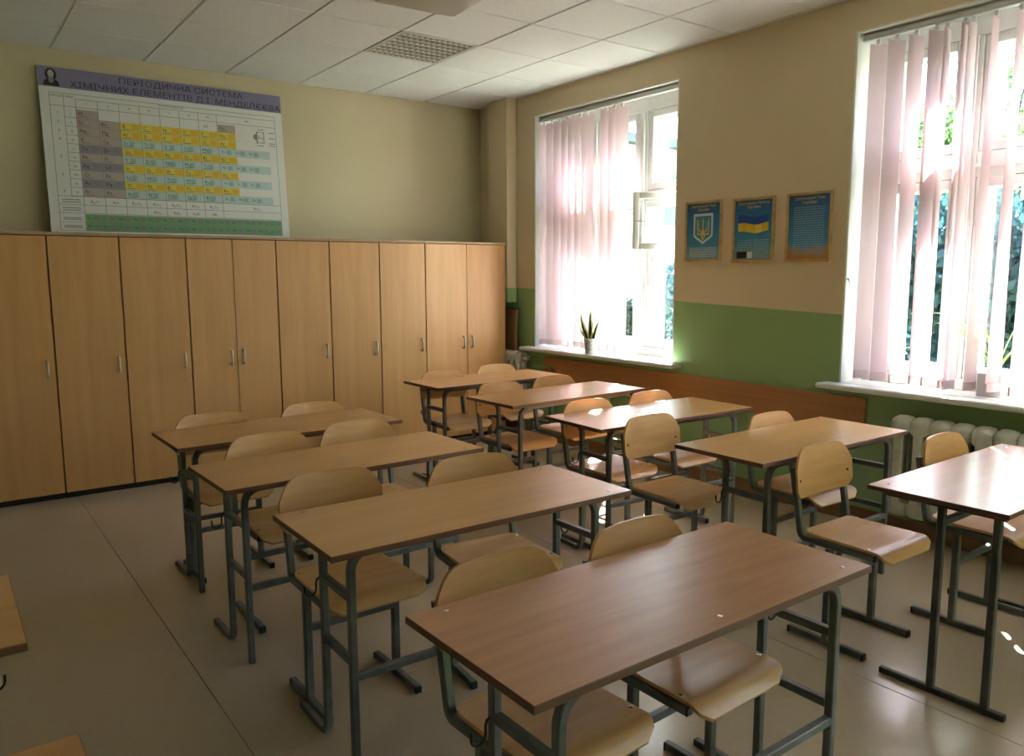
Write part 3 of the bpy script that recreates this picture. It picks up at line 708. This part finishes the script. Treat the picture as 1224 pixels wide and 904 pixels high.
def poster(y0, y1, z0, z1, kind, title, label):
    w_, h_ = abs(y1-y0), z1-z0
    root = tag(empty('framed_poster', (-.002, y0, z0)), label, 'poster', 'framed posters between the windows')
    mt = Matrix.Rotation(R(-90), 4, 'Z')        # local: x along the wall (away from the far window), y out of the wall into the room = -X world
    b = MB(); fwid = .018
    for q in ((0, fwid, 0, h_), (w_-fwid, w_, 0, h_), (fwid, w_-fwid, 0, fwid), (fwid, w_-fwid, h_-fwid, h_)):
        b.bevel_box((q[0], -.016, q[2]), (q[1], 0, q[3]), .004, 2, mtx=mt)
    b.build('frame', 'gold', root, 40)
    b = MB(); b.box((fwid-.002, -.006, fwid-.002), (w_-fwid+.002, -.001, h_-fwid+.002), mtx=mt); b.build('sheet', GRAD[kind], root)
    p = MB()
    def P(u, v, lay): return mt @ Vector((u*w_, -.0062-.0004*lay, v*h_))
    def pl(pts, k, lay=1): p.add([P(u, v, lay) for u, v in pts], [tuple(range(len(pts)))], PI2[k])
    def tx(s, u, v, size, k='yellow', lay=3, sx=1): text_geo(p, s, Matrix.Translation(P(u, v, lay)) @ mt @ Matrix.Rotation(R(90), 4, 'X'), size, PI2[k], 'CENTER', sx)
    tx(title[0], .5, .895, .026, sx=1.05); tx(title[1], .5, .835, .028, sx=1.05)
    def lines(v0, v1, n, u0, u1, k='pale'):
        rr = random.Random(kind)
        for i in range(n):
            v = v0+(v1-v0)*i/max(1, n-1); u = u0
            while u < u1-.03:
                l = rr.uniform(.03, .09); e = min(u+l, u1); pl([(u, v), (e, v), (e, v+.010), (u, v+.010)], k, 2); u = e+.015
    if kind == 0:
        def shield(s, k, lay):
            pts = [(-1, 1), (-1, -.45), (-.85, -.62), (-.3, -.88), (0, -1.05), (.3, -.88), (.85, -.62), (1, -.45), (1, 1)]
            pl([(.5+a*.26*s, .545+c_*.245*s) for a, c_ in pts], k, lay)
        shield(1, 'white', 1); shield(.84, 'teal', 2)
        def T(pts, k='yellow'): pl([(.5+a*.2, .545+c_*.2) for a, c_ in pts], k, 3)
        for s in (-1, 1):
            T([(s*.78, .85), (s*.62, .62), (s*.60, -.05), (s*.78, -.30)][::1] + [(s*.78, -.30)]) if 0 else None
            T([(s*.80, .86), (s*.80, -.52), (s*.68, -.52), (s*.68, .62)])
            T([(s*.68, .62), (s*.68, .40), (s*.48, .10), (s*.40, -.10), (s*.52, .25)])
            T([(s*.80, -.52), (s*.80, -.40), (s*.16, -.40), (s*.16, -.52)])
            T([(s*.48, .10), (s*.40, -.10), (s*.22, -.28), (s*.30, -.36), (s*.46, -.24), (s*.56, -.05)])
            T([(s*.36, -.52), (s*.24, -.52), (0, -.86), (0, -1.0), (s*.12, -.88)])
        T([(0, .90), (-.10, .55), (-.07, .05), (-.20, -.40), (-.10, -.52), (0, -.86), (.10, -.52), (.20, -.40), (.07, .05), (.10, .55)])
        lines(.08, .22, 6, .14, .86, 'white')
    elif kind == 1:
        n = 14
        for (k, va, vb) in (('deep', .60, .72), ('gold', .47, .60)):
            for i in range(n):
                def wv(u): return .018*math.sin(u*2*math.pi*1.1+.6)
                u0 = .14+.72*i/n; u1 = .14+.72*(i+1)/n
                kk = k if k == 'deep' else ('orange' if i in (2, 3) else 'yellow' if i in (8, 9, 10) else 'gold')
                pl([(u0, va+wv(i/n)), (u1, va+wv((i+1)/n)), (u1, vb+wv((i+1)/n)), (u0, vb+wv(i/n))], kk, 1)
        lines(.08, .34, 9, .52, .88, 'pale'); lines(.20, .34, 5, .14, .48, 'pale')
        pl([(.12, .07), (.36, .07), (.36, .17), (.12, .17)], 'ink', 2); pl([(.38, .07), (.50, .07), (.50, .17), (.38, .17)], 'white', 2)
    else:
        lines(.12, .78, 21, .17, .84, 'pale')
    p.build('print', PM2, root)['kind'] = 'stuff'
poster(-2.738, -3.082, 1.650, 2.090, 0, ('Державний Герб', 'України'), 'framed blue poster with trident coat of arms, nearest the wardrobes of three')
poster(-3.176, -3.522, 1.637, 2.082, 1, ('Державний Прапор', 'України'), 'framed blue poster with blue and yellow flag, between two other posters')
poster(-3.612, -3.945, 1.636, 2.083, 2, ('Державний Гімн', 'України'), 'framed blue poster of text lines with wheat-brown foot, beside the blind')

# ================================================================ radiators
def radiator(y0, n, pitch, x, z0, z1, label, valve, hd=.07):
    root = tag(empty('radiator', (x, y0-n*pitch/2, z0)), label, 'radiator'); inv = Matrix.Translation(-root.location)
    for i in range(n):
        yc = y0-pitch*(i+.5); b = MB(); hp_ = pitch/2-.0015
        # one cast section: broad rounded hubs at top and bottom, a ribbed column between them
        for (za, zb, s_) in ((z1-.105, z1, 1), (z0, z0+.105, -1)):
            pts = []
            for k in range(9):
                t = math.pi*k/8; pts.append((x-hd*math.cos(t), (zb-.045+.045*math.sin(t)) if s_ > 0 else (za+.045-.045*math.sin(t))))
            pts += [(x+hd, za if s_ > 0 else zb), (x-hd, za if s_ > 0 else zb)]
            v = []; N_ = len(pts)
            prof = ((-hp_, .68), (-hp_*.6, .94), (0, 1.0), (hp_*.6, .94), (hp_, .68)); cz = (za+zb)/2
            for dy, k in prof: v += [inv @ Vector((x+(px_-x)*k, yc+dy, cz+(pz_-cz)*k)) for px_, pz_ in pts]
            f = [(a*N_+i2, a*N_+(i2+1) % N_, (a+1)*N_+(i2+1) % N_, (a+1)*N_+i2) for a in range(4) for i2 in range(N_)]
            f += [tuple(range(N_)), tuple(range(4*N_, 5*N_))]
            b.add(v, f)
        for dx in (-hd*.72, hd*.72):
            b.bevel_box((x+dx-.019, yc-pitch*.25, z0+.08), (x+dx+.019, yc+pitch*.25, z1-.08), .012, 3, mtx=inv)
        b.bevel_box((x-hd*.6, yc-.010, z0+.08), (x+hd*.6, yc+.010, z1-.08), .004, mtx=inv)
        b.build('section', 'radiator', root, 45)
    for k in (.5, n-.5):
        yb = y0-pitch*k; b = MB(); b.sweep([inv @ Vector((x+.02, yb, z0+.03)), inv @ Vector((-.001, yb, z0+.03))], sq(.02), (0, 0, 1)); b.build('bracket', 'radiator', root)
    if valve:
        ye = y0-pitch*n; b = MB(); z = z1-.06
        b.cyl(inv @ Vector((x, ye+.01, z)), inv @ Vector((x, ye-.05, z)), .017, 12); b.cyl(inv @ Vector((x, ye-.05, z)), inv @ Vector((x, ye-.075, z)), .024, 8)
        b.build('valve', 'radiator', root, 50)
    return root
radiator(-4.475, 10, .111, -.105, .14, .745, 'cream ribbed cast-iron radiator under the window sill', False)
radiator(-.27, 6, .09, -.068, .14, .825, 'narrow cream radiator in the gap past the wardrobe end', True, .055)
b = MB(); b.sweep(fillet([(-.068, -.888, .765), (-.068, -.96, .765), (-.012, -.96, .765)], .02, 4), rnd(.011, 10), (0, 0, 1)); b.sweep(fillet([(-.035, -.90, .70), (-.035, -1.2, .70), (-.035, -1.2, .25)], .05, 5), rnd(.011, 10), (1, 0, 0))
tag(b.build('heating_pipe', 'wall', None, 60), 'green painted heating pipe beside the narrow radiator', 'pipe')
b = MB(); mt = Matrix.Translation((-.068, -.58, .827)) @ Matrix.Rotation(R(3), 4, 'X'); b.bevel_box((-.012, -.10, 0), (.012, .12, .40), .004, mtx=mt)
b.bevel_box((-.018, -.085, .05), (-.012, .10, .36), .002, mtx=mt)
tag(b.build('brown_board', 'cardboard'), 'brown board standing in the gap between wardrobe and window wall', 'board')

# ================================================================ plants on the sills
def blade(mb, base, tip, wid, bend, tw, mi=0, n=9, fold=.25):
    base = Vector(base); tip = Vector(tip); d = tip-base; side = Vector((math.cos(tw), math.sin(tw), 0)); bend = Vector(bend); v = []; f = []
    for i in range(n+1):
        t = i/n; p = base+d*t+bend*(4*t*(1-t)); w_ = wid*(math.sin(math.pi*min(1, .28+.72*t))**.8)*(1 if t < .99 else .1)
        nrm = d.cross(side).normalized()
        v += [p-side*w_/2+nrm*w_*fold, p, p+side*w_/2+nrm*w_*fold]
    for i in range(n):
        a = i*3; f += [(a, a+1, a+4, a+3), (a+1, a+2, a+5, a+4)]
    mb.add(v, f, mi)
PX = -.058
root = tag(empty('potted_snake_plant', (PX, -1.745, WZ0)), 'snake plant with yellow-edged leaves in a speckled pot on the sill', 'plant')
b = MB(); b.lathe((0, 0, 0), [(.042, 0), (.046, .01), (.056, .12), (.060, .125), (.060, .135), (.052, .135), (.050, .118)], 24); b.build('pot', 'pot', root, 50)
b = MB(); b.lathe((0, 0, .112), [(.05, 0), (.03, .006)], 20); b.build('soil', 'soil', root, 50)
rr = random.Random(3)
for i, (dx, dy, h, bx, by) in enumerate([(.01, .01, .26, 0, 0), (-.02, .035, .24, -.02, .06), (.0, -.02, .24, .01, -.02), (.02, -.03, .17, .02, -.03), (-.02, .04, .17, -.03, .09), (-.01, -.01, .20, -.01, -.01), (.02, .02, .15, .02, .03)]):
    tw = rr.uniform(0, 3.14) if i > 1 else -.6
    e = MB(); base = (dx*.6, dy*.6, .115); tip = (dx+bx, dy+by, .115+h)
    blade(e, base, tip, .040, (0, 0, 0), tw, 0); lf = e.build('leaf', 'snake_edge', root, 60)
    g = MB(); off = Vector((-.0012, -.0012, 0)); blade(g, Vector(base)+off, Vector(tip)+off*1-Vector((0, 0, .012)), .024, (0, 0, 0), tw, 0); g.build('leaf_centre', 'snake', lf, 60)
PX2, PY2 = .162, -4.885
root = tag(empty('potted_spider_plant', (PX2, PY2, WZ0)), 'spider plant with long yellow-green leaves in a white square planter', 'plant')
b = MB(); hw = .065
b.bevel_box((-hw, -hw, 0), (hw, hw, .012), .003)
for q in ((-hw, -hw+.006, -hw, hw), (hw-.006, hw, -hw, hw), (-hw+.006, hw-.006, -hw, -hw+.006), (-hw+.006, hw-.006, hw-.006, hw)): b.bevel_box((q[0], q[2], .010), (q[1], q[3], .13), .002)
b.build('planter', 'pot2', root, 40)
b = MB(); b.box((-hw+.007, -hw+.007, .08), (hw-.007, hw-.007, .115)); b.build('soil', 'soil', root)
LV = [((-.02, -.03, .40), .030, (0, 0, .02)), ((-.05, .33, .28), .016, (0, .02, .10)), ((.0, .25, .20), .014, (0, 0, .09)), ((.02, -.22, .30), .018, (0, -.02, .08)), ((-.02, -.28, .20), .018, (0, 0, .10)),
      ((.05, -.12, .36), .02, (0, 0, .05)), ((-.10, .10, .22), .016, (0, 0, .06)), ((.06, .12, .30), .016, (0, 0, .05)), ((-.03, -.16, .16), .02, (0, 0, .06)), ((.03, .42, .33), .014, (0, 0, .12))]
for t_, wd, bend in LV:
    e = MB(); blade(e, (0, 0, .11), Vector(t_)+Vector((0, 0, .11)), wd, bend, math.atan2(t_[1], t_[0])+math.pi/2, 0, 12, .2); e.build('leaf', 'spider', root, 60)
# small curled vine leaf at the edge of the reveal
b = MB(); blade(b, (-.005, -4.052, 1.515), (-.03, -4.10, 1.475), .03, (0, 0, .03), .4); tag(b.build('vine_leaf', 'snake', None, 60), 'small dark green curled leaf at the edge of the window reveal', 'leaf')

# ================================================================ ceiling fixtures
lx0, ly0 = -.03-G*3, -G*3
root = tag(empty('ceiling_light', (lx0+G/2, ly0+G/2, HW)), 'square louvred ceiling light set into the tiles', 'light')
b = MB(); h = G/2-.006
b.bevel_box((-h, -h, -.006), (-h+.022, h, .02), .002); b.bevel_box((h-.022, -h, -.006), (h, h, .02), .002); b.bevel_box((-h+.022, -h, -.006), (h-.022, -h+.022, .02), .002); b.bevel_box((-h+.022, h-.022, -.006), (h-.022, h, .02), .002)
b.build('frame', 'plastic', root, 40)
b = MB(); b.box((-h+.02, -h+.02, .0035), (h-.02, h-.02, .0045)); b.build('reflector', 'chrome', root)
for k in range(1, 4):
    b = MB(); y = -h+2*h*k/4; b.bevel_box((-h+.022, y-.012, -.004), (h-.022, y+.012, .003), .002); b.build('divider', 'plastic', root)
for k in range(13):
    b = MB(); x = -h+.03+(2*h-.06)*k/12; b.box((x-.006, -h+.022, -.004), (x+.006, h-.022, .003)); b.build('louvre', 'chrome', root)
for k in range(4):
    b = MB(); y = -h+2*h*(k+.5)/4; b.cyl((-h+.03, y, .0), (h-.03, y, .0), .0045, 10); b.build('tube', 'white', root, 60)
# projector hung from the ceiling
px, py, pz = -2.995, -4.07, 2.605
root = tag(empty('ceiling_projector', (px, py, pz)), 'off-white projector hanging from the ceiling on a pole', 'projector')
root.rotation_euler = (0, 0, R(-4))
b = MB(); b.bevel_box((-.18, -.13, 0), (.18, .13, .10), .018, 3); body = b.build('body', 'plastic', root, 40)
for k in range(8):
    g = MB(); g.bevel_box((.179, -.10+k*.012, .015), (.1825, -.094+k*.012, .085), .0008); g.build('vent_slot', 'dark', body)
for k in range(8):
    g = MB(); g.bevel_box((.10+k*.010, -.1325, .025), (.105+k*.010, -.129, .08), .0008); g.build('vent_slot', 'dark', body)
b = MB(); b.cyl((-.08, -.128, .055), (-.08, -.150, .055), .040, 20); b.cyl((-.08, -.150, .055), (-.08, -.151, .055), .028, 20, mi=1); b.build('lens', ['plastic', 'dark'], root, 50)
b = MB(); b.cyl((0, 0, .115), (0, 0, HW-pz), .018, 14); b.bevel_box((-.10, -.07, .10), (.10, .07, .118), .003); b.bevel_box((-.07, -.07, HW-pz-.012), (.07, .07, HW-pz), .003); b.build('mount', 'plastic', root, 50)

# ================================================================ outside the windows
b = MB(); b.box((.5, -60, -1.3), (80, 60, -1.2)); struct(b.build('ground', 'grass'))
def tree(loc, h, blobs, n, lm, label, cat='tree', leaf=.16, trunk=.14):
    root = tag(empty('garden_tree' if cat == 'tree' else 'garden_shrub', loc), label, cat, 'greenery outside the windows')
    rr = random.Random(int(abs(loc[0])*100+abs(loc[1])*37))
    t = MB(); t.cyl((0, 0, 0), (.1, .05, h*.55), trunk, 10, trunk*.5)
    for (bx, by, bz, r) in blobs[:5]: t.cyl((.06, .03, h*.35), (bx*.8, by*.8, bz), trunk*.4, 7, trunk*.12)
    t.build('trunk', 'bark', root, 60)
    v = []; f = []; tot = sum(r[3]**2 for r in blobs)
    for (bx, by, bz, r) in blobs:
        for _ in range(int(n*r*r/tot)):
            d = Vector((rr.gauss(0, 1), rr.gauss(0, 1), rr.gauss(0, 1))).normalized()*r*(rr.random()**.4)
            p = Vector((bx, by, bz))+Vector((d.x, d.y, d.z*.85))
            a = Vector((rr.gauss(0, 1), rr.gauss(0, 1), rr.gauss(0, .6))).normalized(); c_ = a.orthogonal().normalized(); c_.rotate(Matrix.Rotation(rr.random()*6.28, 3, a))
            s = leaf*rr.uniform(.6, 1.3); k = len(v)
            v += [p-c_*s*.55, p+a.cross(c_)*s*.28, p+c_*s*.55, p-a.cross(c_)*s*.28]; f.append((k, k+1, k+2, k+3))
    m_ = MB(); m_.v = [tuple(q) for q in v]; m_.f = f; m_.mi = [0]*len(f)
    me = bpy.data.meshes.new('foliage'); me.from_pydata(m_.v, [], f); me.materials.append(M[lm]); o = bpy.data.objects.new('foliage', me); C.objects.link(o); o.parent = root
def blobs(seed, n, w_, z0, z1, r):
    q = random.Random(seed); return [(q.uniform(-w_, w_), q.uniform(-w_, w_), q.uniform(z0, z1), r*q.uniform(.7, 1.2)) for _ in range(n)]
tree((9.0, -1.1, -1.2), 4.6, blobs(1, 18, 1.6, .6, 3.6, 1.1), 15000, 'leaf_a', 'dark tree with blue-green haze tint outside the window above the radiator', leaf=.19)
tree((10.2, 4.4, -1.2), 5.2, blobs(2, 14, 1.6, .8, 4.0, 1.1), 10000, 'leaf_a', 'tall dark tree with blue-green haze tint standing between the shrub and the nearest tree', leaf=.14)
tree((15.2, 1.6, -1.2), 8.5, blobs(3, 14, 2.2, 3.6, 7.0, 1.2), 7000, 'leaf_b', 'tall sunlit green tree rising over the dark trees', leaf=.2)
tree((15.5, 7.4, -1.2), 5.5, blobs(4, 12, 1.6, .9, 4.2, 1.1), 6000, 'leaf_c', 'mid green garden tree seen through the blind slats', leaf=.16)
tree((9.6, -6.6, -1.2), 5.0, blobs(5, 12, 1.7, .8, 3.9, 1.1), 6000, 'leaf_c', 'mid green garden tree beyond the end of the dark trees', leaf=.16)
tree((11.5, 8.6, -1.2), 2.4, blobs(6, 7, .8, .5, 1.9, .6), 3000, 'leaf_c', 'small shrub in front of the pale building', 'shrub', leaf=.12, trunk=.06)
root = tag(empty('pale_building', (18, 16, -1.2)), 'pale rendered building beyond the open vent window', 'building'); 
b = MB(); b.box((-12, -2.5, 0), (12, 5, 7.2)); b.build('facade', 'facade', root)
b = MB(); b.box((-12.3, -2.9, 7.2), (12.3, 5.3, 7.5)); b.build('roof', 'roofm', root)
for fl_ in (1.2, 4.4):
    for k in range(7):
        x = -10.5+k*3.2; b = MB(); b.box((x, -2.56, fl_), (x+1.4, -2.5, fl_+1.9)); o = b.build('window', 'bframe', root)
        for q in (0, 1):
            g = MB(); g.box((x+.07+q*.66, -2.58, fl_+.07), (x+.67+q*.66, -2.56, fl_+1.83)); g.build('pane', 'bglass', o)
